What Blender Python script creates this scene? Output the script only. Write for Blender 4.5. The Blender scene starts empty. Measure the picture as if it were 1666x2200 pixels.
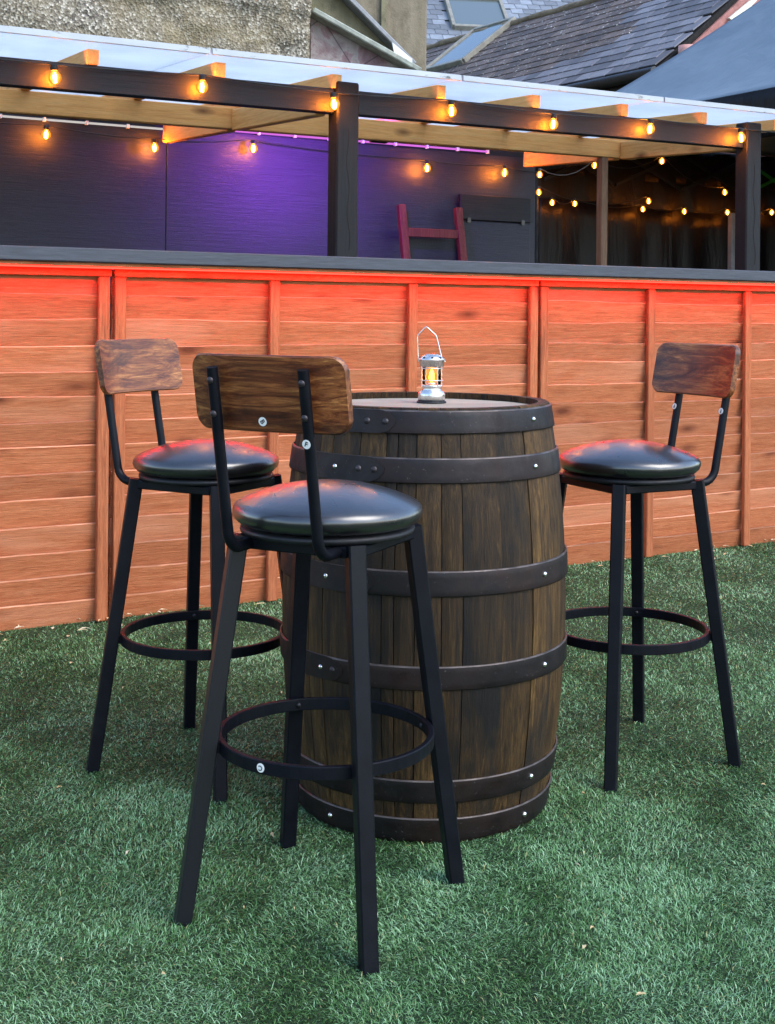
import bpy, bmesh, math, random
import numpy as np
from mathutils import Vector, Matrix
random.seed(7); rng = np.random.default_rng(7)
R = math.radians
S = bpy.context.scene
COL = S.collection

# ------------------------------------------------------------------ camera
F, CX, HY, CAMH, ROLL = 2758.8, 833.0, 669.8, 1.0796, 0.0095     # focal length etc. for a 1666 x 2200 frame
cd = bpy.data.cameras.new('camera'); cam = bpy.data.objects.new('camera', cd); COL.objects.link(cam)
cd.sensor_fit = 'VERTICAL'; cd.sensor_height = 36.0; cd.sensor_width = 36.0
cd.lens = F / 2200 * 36.0
cd.shift_y = -(1100 - HY) / 2200
cd.clip_start = 0.05; cd.clip_end = 500
cam.matrix_world = Matrix.Translation((0, 0, CAMH)) @ Matrix.Rotation(R(90), 4, 'X') @ Matrix.Rotation(ROLL, 4, 'Z')
S.camera = cam

# ------------------------------------------------------------------ sky, sun, exposure
SUN_EL, SUN_AZ = R(46), R(125)          # azimuth measured clockwise from +Y: to the right, a little behind the camera
w = bpy.data.worlds.new('World'); S.world = w; w.use_nodes = True
nt = w.node_tree; nt.nodes.clear()
wo = nt.nodes.new('ShaderNodeOutputWorld'); bg = nt.nodes.new('ShaderNodeBackground'); sk = nt.nodes.new('ShaderNodeTexSky')
sk.sky_type = 'NISHITA'; sk.sun_disc = False; sk.sun_elevation = SUN_EL; sk.sun_rotation = SUN_AZ
sk.air_density = 1.0; sk.dust_density = 1.0; sk.ozone_density = 2.2
bg.inputs['Strength'].default_value = 0.15
nt.links.new(sk.outputs[0], bg.inputs[0]); nt.links.new(bg.outputs[0], wo.inputs[0])
ld = bpy.data.lights.new('sun', 'SUN'); sun = bpy.data.objects.new('sun', ld); COL.objects.link(sun)
ld.energy = 0.8; ld.angle = R(40); ld.color = (1.0, 0.95, 0.88)
sdir = Vector((math.sin(SUN_AZ) * math.cos(SUN_EL), math.cos(SUN_AZ) * math.cos(SUN_EL), math.sin(SUN_EL)))
sun.rotation_euler = (-sdir).to_track_quat('-Z', 'Y').to_euler(); sun.location = sdir * 30
S.view_settings.view_transform = 'Standard'; S.view_settings.look = 'None'
S.view_settings.gamma = 1.0; S.view_settings.use_curve_mapping = False
S.view_settings.exposure = 1.62
S.render.film_transparent = False
try:
    S.cycles.max_bounces = 10; S.cycles.transparent_max_bounces = 12; S.cycles.sample_clamp_indirect = 6
except Exception: pass

# ------------------------------------------------------------------ helpers: geometry
class MB:
    """collects shapes; build() links them as one mesh object"""
    def __init__(s): s.v = []; s.f = []; s.sm = []
    def add(s, vs, fs, smooth=False):
        o = len(s.v); s.v += [tuple(p) for p in vs]; s.f += [tuple(i + o for i in f) for f in fs]; s.sm += [smooth] * len(fs)
        return s
    def frame_box(s, c, X, Y, Z, hx, hy, hz, b=0.0):
        """box with centre c, unit axes, half sizes, chamfer b"""
        c = Vector(c); X = Vector(X); Y = Vector(Y); Z = Vector(Z)
        b = min(b, hx * .45, hy * .45, hz * .45)
        if b <= 0:
            vs = [c + X * hx * i + Y * hy * j + Z * hz * k for i in (-1, 1) for j in (-1, 1) for k in (-1, 1)]
            return s.add(vs, [(0, 1, 3, 2), (4, 6, 7, 5), (0, 4, 5, 1), (2, 3, 7, 6), (0, 2, 6, 4), (1, 5, 7, 3)])
        idx = {}; vs = []
        for i in (-1, 1):
            for j in (-1, 1):
                for k in (-1, 1):
                    for a in range(3):
                        h = [hx - b, hy - b, hz - b]; h[a] += b
                        idx[i, j, k, a] = len(vs); vs.append(c + X * h[0] * i + Y * h[1] * j + Z * h[2] * k)
        fs = []
        for a in range(3):
            o = [q for q in range(3) if q != a]
            for sg in (-1, 1):
                def key(p, q):
                    t = [0, 0, 0]; t[a] = sg; t[o[0]] = p; t[o[1]] = q; return idx[(*t, a)]
                f = [key(-1, -1), key(1, -1), key(1, 1), key(-1, 1)]
                fs.append(f)
            for p in (-1, 1):
                for q in (-1, 1):
                    t0 = [0, 0, 0]; t1 = [0, 0, 0]; t0[a] = -1; t1[a] = 1
                    for t in (t0, t1): t[o[0]] = p; t[o[1]] = q
                    fs.append([idx[(*t0, o[0])], idx[(*t1, o[0])], idx[(*t1, o[1])], idx[(*t0, o[1])]])
        for i in (-1, 1):
            for j in (-1, 1):
                for k in (-1, 1): fs.append([idx[i, j, k, a] for a in range(3)])
        return s.add(vs, fs)
    def box(s, x0, x1, y0, y1, z0, z1, b=0.0):
        return s.frame_box(((x0 + x1) / 2, (y0 + y1) / 2, (z0 + z1) / 2), (1, 0, 0), (0, 1, 0), (0, 0, 1), (x1 - x0) / 2, (y1 - y0) / 2, (z1 - z0) / 2, b)
    def bar(s, p0, p1, wd, ht, up=(0, 0, 1), b=0.0):
        """rectangular bar from p0 to p1 (centre line); wd across, ht along up"""
        p0 = Vector(p0); p1 = Vector(p1); X = (p1 - p0); L = X.length; X.normalize()
        Y = Vector(up).cross(X).normalized(); Z = X.cross(Y)
        return s.frame_box((p0 + p1) / 2, X, Y, Z, L / 2, wd / 2, ht / 2, b)
    def taper(s, p0, p1, w0, w1, side):
        """square bar, width w0 at p0 and w1 at p1, one face pair perpendicular to side"""
        p0 = Vector(p0); p1 = Vector(p1); X = (p1 - p0).normalized(); Y = Vector(side); Y = (Y - X * Y.dot(X)).normalized(); Z = X.cross(Y)
        vs = []; c = .18
        prof = [(1, 1 - c), (1 - c, 1), (-1 + c, 1), (-1, 1 - c), (-1, -1 + c), (-1 + c, -1), (1 - c, -1), (1, -1 + c)]
        for p, wd in ((p0, w0), (p1, w1)):
            for a, b in prof: vs.append(p + Y * a * wd / 2 + Z * b * wd / 2)
        fs = [(i, (i + 1) % 8, 8 + (i + 1) % 8, 8 + i) for i in range(8)] + [tuple(range(7, -1, -1)), tuple(range(8, 16))]
        return s.add(vs, fs)
    def tube(s, pts, r, n=10, caps=True, closed=False):
        pts = [Vector(p) for p in pts]; m = len(pts); rings = []; rr = r if isinstance(r, (list, tuple)) else [r] * m
        ref = None
        for i, p in enumerate(pts):
            if closed: t = pts[(i + 1) % m] - pts[i - 1]
            else: t = pts[min(i + 1, m - 1)] - pts[max(i - 1, 0)]
            t.normalize()
            if ref is None:
                ref = Vector((0, 0, 1)) if abs(t.z) < .9 else Vector((1, 0, 0))
            a = (ref - t * ref.dot(t)).normalized(); ref = a; b = t.cross(a)
            rings.append([p + a * rr[i] * math.cos(2 * math.pi * k / n) + b * rr[i] * math.sin(2 * math.pi * k / n) for k in range(n)])
        vs = [q for g in rings for q in g]; fs = []
        for i in range(m if closed else m - 1):
            j = (i + 1) % m
            for k in range(n): fs.append((i * n + k, i * n + (k + 1) % n, j * n + (k + 1) % n, j * n + k))
        s.add(vs, fs, True)
        if caps and not closed:
            s.add(rings[0], [tuple(range(n - 1, -1, -1))]); s.add(rings[-1], [tuple(range(n))])
        return s
    def lathe(s, prof, n=32, c=(0, 0, 0), smooth=True, axis=None):
        """prof = [(r, z)...]; a radius of 0 closes it"""
        vs = []; fs = []; rows = []
        A = Matrix.Identity(3) if axis is None else Vector((0, 0, 1)).rotation_difference(Vector(axis)).to_matrix()
        c = Vector(c)
        for r, z in prof:
            if r < 1e-7: rows.append([len(vs)]); vs.append(c + A @ Vector((0, 0, z)))
            else:
                rows.append(list(range(len(vs), len(vs) + n)))
                vs += [c + A @ Vector((r * math.cos(2 * math.pi * k / n), r * math.sin(2 * math.pi * k / n), z)) for k in range(n)]
        for a, b in zip(rows[:-1], rows[1:]):
            for k in range(n):
                k2 = (k + 1) % n
                if len(a) == 1 and len(b) == 1: continue
                if len(a) == 1: fs.append((a[0], b[k2], b[k]))
                elif len(b) == 1: fs.append((a[k], a[k2], b[0]))
                else: fs.append((a[k], a[k2], b[k2], b[k]))
        return s.add(vs, fs, smooth)
    def poly(s, pts, off):
        """prism: polygon pts extruded by vector off"""
        n = len(pts); off = Vector(off); P = [Vector(p) for p in pts]; Q = [p + off for p in P]
        return s.add(P + Q, [tuple(range(n - 1, -1, -1)), tuple(range(n, 2 * n))] + [(i, (i + 1) % n, n + (i + 1) % n, n + i) for i in range(n)])
    def sheet(s, G, thick, smooth=True):
        """G[i][j] grid of points -> thin closed cloth / slab with offset vector or normal offset"""
        ni = len(G); nj = len(G[0]); T = Vector(thick)
        vs = [Vector(p) for r in G for p in r]; N = len(vs); vs += [p + T for p in vs]
        id_ = lambda i, j: i * nj + j
        fs = []
        for i in range(ni - 1):
            for j in range(nj - 1):
                q = (id_(i, j), id_(i + 1, j), id_(i + 1, j + 1), id_(i, j + 1)); fs.append(q); fs.append(tuple(N + k for k in reversed(q)))
        for i in range(ni - 1):
            for j in (0, nj - 1): q = (id_(i, j), id_(i + 1, j)); fs.append((q[0], q[1], N + q[1], N + q[0]))
        for j in range(nj - 1):
            for i in (0, ni - 1): q = (id_(i, j), id_(i, j + 1)); fs.append((q[0], q[1], N + q[1], N + q[0]))
        return s.add(vs, fs, smooth)
    def mesh(s, name, mat):
        me = bpy.data.meshes.new(name); me.from_pydata(s.v, [], s.f)
        me.polygons.foreach_set('use_smooth', s.sm)
        bm = bmesh.new(); bm.from_mesh(me); bmesh.ops.recalc_face_normals(bm, faces=bm.faces); bm.to_mesh(me); bm.free()
        if mat: me.materials.append(mat)
        me.update(); return me
    def build(s, name, mat, parent=None, loc=(0, 0, 0)):
        return link(name, s.mesh(name, mat), parent, loc)

def link(name, me, parent=None, loc=(0, 0, 0), rot=(0, 0, 0)):
    o = bpy.data.objects.new(name, me); COL.objects.link(o); o.location = loc; o.rotation_euler = rot
    if parent: o.parent = parent
    return o
def tag(o, label=None, cat=None, group=None, kind=None):
    if label: o['label'] = label
    if cat: o['category'] = cat
    if group: o['group'] = group
    if kind: o['kind'] = kind
    return o
def thing(name, label, cat, loc=(0, 0, 0), rz=0.0, group=None):
    o = bpy.data.objects.new(name, None); COL.objects.link(o); o.location = loc; o.rotation_euler = (0, 0, rz); o.empty_display_size = .1
    return tag(o, label, cat, group)

# layout frames: the fence line (s along it, n behind it) and camera rays for surveying the place
FX, FY, FA = -1.36, 4.2493, 0.5311
U = Vector((math.cos(FA), math.sin(FA), 0)); NV = Vector((-math.sin(FA), math.cos(FA), 0))
def FW(s_, n_, z=0.0): return Vector((FX, FY, 0)) + U * s_ + NV * n_ + Vector((0, 0, z))
def ray(x, y):
    a, b = x - CX, y - HY; c, s_ = math.cos(ROLL), math.sin(ROLL)
    u = c * a + s_ * b; v = -s_ * a + c * b
    return Vector((u / F, 1.0, -v / F))
CAM = Vector((0, 0, CAMH))
def at(x, y, d): return CAM + ray(x, y) * d
def hit(x, y, P, N):
    r = ray(x, y); return CAM + r * ((Vector(P) - CAM).dot(N) / r.dot(N))
def sn(x, y, n_):
    """where the sight line meets the vertical plane n behind the fence: (s, z)"""
    p = hit(x, y, FW(0, n_), NV) - Vector((FX, FY, 0)); return p.dot(U), p.z
def vnoise(x, y, seed=0):
    """smooth value noise on arrays"""
    g = np.random.default_rng(seed).random((257, 257))
    xi = np.floor(x).astype(int); yi = np.floor(y).astype(int); fx = x - xi; fy = y - yi
    fx = fx * fx * (3 - 2 * fx); fy = fy * fy * (3 - 2 * fy)
    q = lambda a, b: g[a % 257, b % 257]
    return (q(xi, yi) * (1 - fx) + q(xi + 1, yi) * fx) * (1 - fy) + (q(xi, yi + 1) * (1 - fx) + q(xi + 1, yi + 1) * fx) * fy

# ------------------------------------------------------------------ helpers: materials
class NT:
    def __init__(s, name):
        s.m = bpy.data.materials.new(name); s.m.use_nodes = True; s.t = s.m.node_tree; s.t.nodes.clear()
        s.out = s.n('ShaderNodeOutputMaterial')
    def n(s, typ, **kw):
        nd = s.t.nodes.new(typ)
        for k, v in kw.items(): setattr(nd, k, v)
        return nd
    def l(s, a, b): s.t.links.new(a, b)
    def put(s, sock, val):
        if hasattr(val, 'links') or hasattr(val, 'is_linked'): s.l(val, sock)
        else: sock.default_value = val if not (isinstance(val, tuple) and len(val) == 3 and sock.type == 'RGBA') else (*val, 1)
    def coords(s, scale=(1, 1, 1), rand=True, gen='Object'):
        tc = s.n('ShaderNodeTexCoord').outputs[gen]
        if rand:
            oi = s.n('ShaderNodeObjectInfo').outputs['Random']
            cb = s.n('ShaderNodeCombineXYZ')
            for i, k in enumerate((37.0, 53.0, 71.0)):
                mm = s.n('ShaderNodeMath', operation='MULTIPLY'); s.l(oi, mm.inputs[0]); mm.inputs[1].default_value = k; s.l(mm.outputs[0], cb.inputs[i])
            va = s.n('ShaderNodeVectorMath', operation='ADD'); s.l(tc, va.inputs[0]); s.l(cb.outputs[0], va.inputs[1]); tc = va.outputs[0]
        mp = s.n('ShaderNodeMapping'); s.l(tc, mp.inputs[0]); mp.inputs['Scale'].default_value = scale
        return mp.outputs[0]
    def noise(s, vec, scale=5, detail=4, rough=.55, dist=0.0):
        nd = s.n('ShaderNodeTexNoise'); s.l(vec, nd.inputs['Vector'])
        nd.inputs['Scale'].default_value = scale; nd.inputs['Detail'].default_value = detail; nd.inputs['Roughness'].default_value = rough; nd.inputs['Distortion'].default_value = dist
        return nd.outputs['Fac']
    def voro(s, vec, scale=5, feature='F1', out='Distance', rnd=1.0):
        nd = s.n('ShaderNodeTexVoronoi', feature=feature); s.l(vec, nd.inputs['Vector']); nd.inputs['Scale'].default_value = scale; nd.inputs['Randomness'].default_value = rnd
        return nd.outputs[out]
    def ramp(s, fac, stops, interp='LINEAR'):
        nd = s.n('ShaderNodeValToRGB'); cr = nd.color_ramp; cr.interpolation = interp
        while len(cr.elements) < len(stops): cr.elements.new(.5)
        for e, (p, c) in zip(cr.elements, stops):
            e.position = p; e.color = (*c, 1) if isinstance(c, tuple) else (c, c, c, 1)
        s.l(fac, nd.inputs[0]); return nd.outputs[0]
    def mix(s, fac, a, b, typ='MIX'):
        nd = s.n('ShaderNodeMix', data_type='RGBA', blend_type=typ)
        s.put(nd.inputs[0], fac); s.put(nd.inputs[6], a); s.put(nd.inputs[7], b); return nd.outputs[2]
    def math(s, op, a, b=0.0):
        nd = s.n('ShaderNodeMath', operation=op); s.put(nd.inputs[0], a); s.put(nd.inputs[1], b); return nd.outputs[0]
    def rnd(s): return s.n('ShaderNodeObjectInfo').outputs['Random']
    def vary(s, col, lo=.8, hi=1.2):
        f = s.n('ShaderNodeMapRange'); s.l(s.rnd(), f.inputs[0]); f.inputs[3].default_value = lo; f.inputs[4].default_value = hi
        h = s.n('ShaderNodeHueSaturation'); s.l(f.outputs[0], h.inputs['Value']); s.put(h.inputs['Color'], col); return h.outputs[0]
    def bump(s, h, strength=.3, dist=.01, nrm=None):
        b = s.n('ShaderNodeBump'); s.l(h, b.inputs['Height']); b.inputs['Strength'].default_value = strength; b.inputs['Distance'].default_value = dist
        if nrm is not None: s.l(nrm, b.inputs['Normal'])
        return b.outputs[0]
    def bsdf(s, col, rough=.6, metal=0.0, nrm=None, spec=.5, **kw):
        b = s.n('ShaderNodeBsdfPrincipled'); s.put(b.inputs['Base Color'], col); s.put(b.inputs['Roughness'], rough); s.put(b.inputs['Metallic'], metal)
        b.inputs['Specular IOR Level'].default_value = spec
        if nrm is not None: s.l(nrm, b.inputs['Normal'])
        for k, v in kw.items(): s.put(b.inputs[k], v)
        s.l(b.outputs[0], s.out.inputs[0]); return s.m
AX = {'x': (1.25, 24, 24), 'y': (24, 1.25, 24), 'z': (24, 24, 1.25)}
def wood(name, stops, axis='x', rough=.7, var=.15, knots=None, grain=2.2, bump=.25, fineamt=.55, spec=.3, patch=None):
    t = NT(name); v = t.coords(AX[axis]); v1 = t.coords((1, 1, 1))
    g = t.noise(v, grain, 9, .66, .9); fine = t.noise(v, grain * 5, 5, .75, .3)
    c = t.ramp(g, stops)
    c = t.mix(fineamt, c, t.ramp(fine, [(.34, .22), (.62, 1.0)]), 'MULTIPLY')
    if patch:
        c = t.mix(t.ramp(t.noise(t.coords(tuple(.45 if a == axis else 1.6 for a in 'xyz')), patch[1], 6, .65, .6), [(patch[2], 0.0), (patch[3], 1.0)]), c, patch[0])
    if knots:
        kv = t.coords(tuple(knots[2] if a == axis else knots[3] for a in 'xyz'))
        d = t.voro(kv, knots[1]); c = t.mix(t.ramp(d, [(.06, .95), (.12, .55), (.24, 0.0)]), c, knots[0])
    c = t.vary(c, 1 - var, 1 + var)
    return t.bsdf(c, rough, 0, t.bump(t.math('ADD', g, t.math('MULTIPLY', fine, .5)), bump, .004), spec)
def plain(name, col, rough=.5, metal=0.0, var=.25, scale=9, bump=.1, bscale=120, spec=.5):
    t = NT(name); v = t.coords()
    n = t.noise(v, scale, 5, .6); dk = tuple(c * (1 - var) for c in col); lt = tuple(min(1, c * (1 + var)) for c in col)
    r = t.ramp(t.noise(v, scale * 2.3, 4), [(.3, max(0.02, rough - .1)), (.7, min(1, rough + .12))])
    return t.bsdf(t.ramp(n, [(.3, dk), (.7, lt)]), r, metal, t.bump(t.noise(v, bscale, 3), bump, .002), spec)
def glow(name, col, strength):
    t = NT(name); e = t.n('ShaderNodeEmission'); t.put(e.inputs[0], col); e.inputs[1].default_value = strength; t.l(e.outputs[0], t.out.inputs[0]); return t.m

M = {}
M['fence'] = wood('stained_fence_wood', [(.22, (.27, .066, .022)), (.42, (.47, .138, .050)), (.58, (.56, .185, .074)), (.8, (.66, .25, .11))], 'x', .75, .13, ((.15, .034, .011), 1.0, 3.0, 8.0), 4.2, .6, fineamt=.45, patch=((.60, .27, .15), 1.6, .5, .78))
M['fence_edge'] = wood('lit_board_edge', [(.3, (.33, .12, .05)), (.55, (.50, .24, .13)), (.75, (.68, .42, .28))], 'x', .8, .35, None, 3.0)  # lighter top edges paint in the light caught along the board joints
M['batten'] = wood('stained_batten_wood', [(.25, (.24, .06, .02)), (.5, (.44, .135, .05)), (.75, (.56, .20, .08))], 'z', .75, .12, ((.07, .03, .015), 1.0, 2.0, 12.0), 3.6, .5)
M['pine'] = wood('raw_pine_timber', [(.25, (.76, .31, .08)), (.5, (.95, .475, .145)), (.8, (.97, .60, .23))], 'x', .65, .1, ((.16, .055, .02), 1.0, 3.5, 9.0), 3.0, .2, fineamt=.25)
M['pine_y'] = wood('raw_pine_rafter', [(.25, (.76, .31, .08)), (.5, (.95, .475, .145)), (.8, (.97, .60, .23))], 'y', .65, .12, ((.16, .055, .02), 1.0, 3.5, 9.0), 3.0, .2, fineamt=.25)
M['grey_post'] = wood('weathered_post_wood', [(.25, (.12, .065, .04)), (.5, (.24, .14, .085)), (.8, (.34, .22, .14))], 'z', .85, .1)
M['black_wood_x'] = wood('black_painted_wood_rail', [(.2, (.0045, .0055, .009)), (.5, (.007, .0085, .014)), (.8, (.012, .014, .020))], 'x', .55, .1, None, 2.0, .5, spec=.3)
M['black_wood_z'] = wood('black_painted_wood_post', [(.2, (.004, .0045, .006)), (.5, (.007, .0075, .010)), (.8, (.012, .0125, .015))], 'z', .6, .1, None, 2.0, .6, spec=.25)
M['counter'] = wood('blue_black_counter_paint', [(.2, (.030, .036, .050)), (.5, (.045, .054, .072)), (.8, (.065, .075, .095))], 'x', .5, .05, ((.006, .007, .01), 1.0, 1.3, 9.0), 2.0, .3, spec=.5)
M['wall_black'] = wood('black_plywood', [(.2, (.009, .011, .022)), (.5, (.013, .016, .031)), (.8, (.020, .024, .043))], 'x', .5, .12, None, 4.0, .6, spec=.4)
M['red_lit_wood'] = wood('red_lit_ladder_wood', [(.25, (.06, .009, .008)), (.5, (.13, .022, .018)), (.8, (.20, .05, .036))], 'z', .6, .1)  # red light on the ladder put into its wood colour
M['back'] = wood('rustic_brown_laminate', [(.28, (.034, .008, .004)), (.44, (.14, .036, .012)), (.57, (.31, .105, .030)), (.74, (.62, .28, .09))], 'x', .34, .1, None, 3.0, .15, fineamt=.65, spec=.45, patch=((.034, .011, .006), 8.0, .50, .64))
M['stave'] = wood('aged_oak_stave', [(.27, (.008, .004, .0016)), (.44, (.042, .0215, .006)), (.58, (.088, .047, .0125)), (.76, (.19, .106, .031))], 'z', .62, .5, ((.010, .006, .003), 1.0, 3.0, 8.0), 5.5, .6, fineamt=.65, spec=.28, patch=((.006, .005, .0045), 3.2, .45, .64))
M['head'] = wood('grey_oak_barrel_head', [(.2, (.24, .20, .15)), (.5, (.42, .36, .28)), (.8, (.56, .49, .40))], 'x', .65, .12, None, 3.0, .4)
M['void'] = plain('dark_joint', (.006, .005, .004), .95)
t = NT('rusted_barrel_hoop'); v = t.coords()
cc = t.mix(t.ramp(t.noise(v, 7, 6, .65), [(.42, 0.0), (.7, 1.0)]), (.006, .0038, .0046), (.019, .0085, .0065))
cc = t.mix(t.ramp(t.noise(v, 150, 3, .7), [(.66, 0.0), (.74, 1.0)]), cc, (.11, .10, .095))
M['hoop'] = t.bsdf(cc, t.ramp(t.noise(v, 20, 4), [(.3, .42), (.7, .68)]), .35, t.bump(t.noise(v, 90, 5), .25, .002), .5)
M['hoop_edge'] = plain('worn_lit_hoop_edge', (.085, .07, .065), .45, .5, .6, 25)  # worn steel, with the highlight on the hoop tops painted in
M['steel'] = plain('bright_screw_steel', (.72, .70, .66), .22, 1.0, .1)
M['rivet'] = plain('dull_rivet_steel', (.05, .043, .045), .45, .6, .2)
t = NT('black_powder_coat'); v = t.coords()
M['frame'] = t.bsdf(t.ramp(t.noise(v, 30, 4), [(.3, (.0025, .003, .0055)), (.7, (.0045, .0053, .0085))]), t.ramp(t.noise(v, 14, 5), [(.3, .36), (.7, .5)]), 0, t.bump(t.noise(v, 420, 2), .12, .001), .17)
t = NT('scuffed_black_powder_coat'); v = t.coords((1, 1, .12))
cc = t.mix(t.ramp(t.noise(v, 60, 5, .7), [(.72, 0.0), (.76, 1.0)]), (.0035, .004, .007), (.30, .28, .24))
M['scuff'] = t.bsdf(cc, .4, 0, None, .5)
t = NT('black_leatherette'); v = t.coords()
wr = t.noise(v, 26, 6, .62, .7); lum = t.noise(v, 7, 3, .5)
hgt = t.math('ADD', t.math('MULTIPLY', wr, .35), lum)
M['seat'] = t.bsdf(t.ramp(wr, [(.3, (.005, .005, .006)), (.7, (.010, .009, .010))]), t.ramp(wr, [(.3, .26), (.7, .38)]), 0, t.bump(t.voro(v, 420), .10, .0006, t.bump(hgt, .24, .006)), .4, **{'Coat Weight': 1.0, 'Coat Roughness': .27, 'Coat IOR': 1.75})
t = NT('sticker_paper'); M['sticker'] = t.bsdf((.78, .77, .72), .6)
M['ink'] = plain('black_ink', (.02, .02, .02), .6)
M['chrome'] = plain('brushed_lantern_metal', (.78, .76, .72), .28, 1.0, .08, 20, .05)
M['dark_metal'] = plain('dark_metal', (.02, .02, .022), .5, .5)
t = NT('clear_glass'); gl = t.n('ShaderNodeBsdfGlossy'); gl.inputs['Roughness'].default_value = .03; tr = t.n('ShaderNodeBsdfTransparent'); tr.inputs[0].default_value = (.96, .95, .92, 1)
fr = t.n('ShaderNodeFresnel'); fr.inputs[0].default_value = 1.45; mx = t.n('ShaderNodeMixShader'); t.l(fr.outputs[0], mx.inputs[0]); t.l(tr.outputs[0], mx.inputs[1]); t.l(gl.outputs[0], mx.inputs[2]); t.l(mx.outputs[0], t.out.inputs[0]); M['glass'] = t.m
t = NT('amber_bulb_glass'); gl = t.n('ShaderNodeBsdfGlossy'); gl.inputs['Roughness'].default_value = .04; tr = t.n('ShaderNodeBsdfTransparent'); tr.inputs[0].default_value = (1.0, .78, .46, 1)
em = t.n('ShaderNodeEmission'); em.inputs[0].default_value = (1.0, .30, .02, 1); em.inputs[1].default_value = .42
ad = t.n('ShaderNodeAddShader'); t.l(tr.outputs[0], ad.inputs[0]); t.l(em.outputs[0], ad.inputs[1])
fr = t.n('ShaderNodeFresnel'); fr.inputs[0].default_value = 1.4; mx = t.n('ShaderNodeMixShader'); t.l(fr.outputs[0], mx.inputs[0]); t.l(ad.outputs[0], mx.inputs[1]); t.l(gl.outputs[0], mx.inputs[2]); t.l(mx.outputs[0], t.out.inputs[0]); M['bulb'] = t.m
M['filament'] = glow('glowing_filament', (1.0, .30, .03), 280)
M['filament_dim'] = glow('dim_filament', (1.0, .32, .035), 70)
M['flame'] = glow('lantern_flame', (1.0, .42, .08), 7)
t = NT('amber_mantle_glass'); tr = t.n('ShaderNodeBsdfTransparent'); tr.inputs[0].default_value = (1.0, .62, .25, 1); em = t.n('ShaderNodeEmission'); em.inputs[0].default_value = (1.0, .32, .04, 1); em.inputs[1].default_value = .22
ad = t.n('ShaderNodeAddShader'); t.l(tr.outputs[0], ad.inputs[0]); t.l(em.outputs[0], ad.inputs[1]); t.l(ad.outputs[0], t.out.inputs[0]); M['mantle'] = t.m
M['led_red'] = glow('red_led', (1.0, .0025, .0015), 29)
M['led_pink'] = glow('pink_led', (.85, .20, .9), .3)
M['led_white'] = glow('white_led_tube', (1.0, .93, .9), .2)  # faint glow put into an unlit tube
# twin-wall polycarbonate
t = NT('polycarbonate_sheet'); v = t.coords((1, 1, 1), False)
wv = t.n('ShaderNodeTexWave'); t.l(v, wv.inputs[0]); wv.bands_direction = 'Y'; wv.inputs['Scale'].default_value = 28; wv.inputs['Distortion'].default_value = .4
ts = t.n('ShaderNodeBsdfTranslucent'); t.put(ts.inputs[0], t.mix(t.ramp(t.noise(v, 3, 5), [(.35, 0.0), (.75, 1.0)]), (.70, .76, .82), (.55, .61, .67)))
tr = t.n('ShaderNodeBsdfTransparent'); tr.inputs[0].default_value = (.90, .95, .98, 1)
gl = t.n('ShaderNodeBsdfGlossy'); gl.inputs['Roughness'].default_value = .2; gl.inputs[0].default_value = (.85, .88, .9, 1)
m1 = t.n('ShaderNodeMixShader'); t.l(t.ramp(wv.outputs[1], [(.2, .30), (.8, .48)]), m1.inputs[0]); t.l(ts.outputs[0], m1.inputs[1]); t.l(tr.outputs[0], m1.inputs[2])
m2 = t.n('ShaderNodeMixShader'); m2.inputs[0].default_value = .10; t.l(m1.outputs[0], m2.inputs[1]); t.l(gl.outputs[0], m2.inputs[2]); t.l(m2.outputs[0], t.out.inputs[0]); M['poly'] = t.m
t = NT('grubby_white_trim'); v = t.coords((.5, 1, 1), False)
M['trim'] = t.bsdf(t.mix(t.ramp(t.noise(v, 30, 6, .75), [(.60, 0.0), (.68, .9)]), t.ramp(t.noise(v, 8, 5), [(.3, (.34, .37, .40)), (.7, (.46, .50, .53))]), (.06, .055, .05)), .45)
# background masonry
t = NT('pebbledash_render'); v = t.coords((1, 1, 1), False)
peb = t.voro(v, 55, 'F1', 'Color'); pd = t.voro(v, 55); big = t.noise(v, 1.3, 6, .65, .6)
sp = t.n('ShaderNodeSeparateColor'); t.l(peb, sp.inputs[0])
cc = t.ramp(sp.outputs[0], [(0, (.085, .075, .06)), (.5, (.22, .195, .15)), (.8, (.32, .29, .225)), (1, (.60, .56, .47))])
cc = t.mix(t.ramp(big, [(.42, 0.0), (.62, .75)]), cc, t.ramp(t.noise(v, 9, 5), [(.3, (.18, .145, .085)), (.7, (.30, .25, .145))]))
cc = t.mix(t.ramp(t.noise(v, 5, 6, .7), [(.25, .55), (.42, 0.0)]), cc, (.07, .06, .045))
M['pebble'] = t.bsdf(cc, .9, 0, t.bump(pd, .6, .02, t.bump(t.noise(v, 7, 6, .7), .35, .05)), .2)
def render_mat(name, a, b, c, streak=True):
    t = NT(name); v = t.coords((1, 1, .12) if streak else (1, 1, 1), False); v1 = t.coords((1, 1, 1), False)
    k = t.ramp(t.noise(v, 4, 6, .65, .3), [(.3, a), (.55, b), (.8, c)])
    k = t.mix(t.ramp(t.noise(v1, 5, 7, .7), [(.3, .6), (.5, 0.0)]), k, tuple(q * .55 for q in a))
    return t.bsdf(k, .92, 0, t.bump(t.noise(v1, 18, 7, .7), .5, .03), .2)
M['render_brown'] = render_mat('brown_render', (.15, .125, .085), (.23, .195, .135), (.30, .26, .19))
M['render_green'] = render_mat('mossy_render', (.14, .13, .08), (.22, .20, .125), (.28, .26, .18))
t = NT('flaking_mauve_plaster'); v = t.coords((1, 1, 1), False)
k = t.ramp(t.noise(v, 2.6, 7, .6, 1.0), [(.40, (.20, .13, .14)), (.5, (.29, .20, .20)), (.53, (.34, .30, .28)), (.7, (.22, .15, .15))])
k = t.mix(t.ramp(t.voro(v, 2.4, 'DISTANCE_TO_EDGE'), [(0.0, .8), (.02, 0.0)]), k, (.05, .04, .04))
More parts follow.
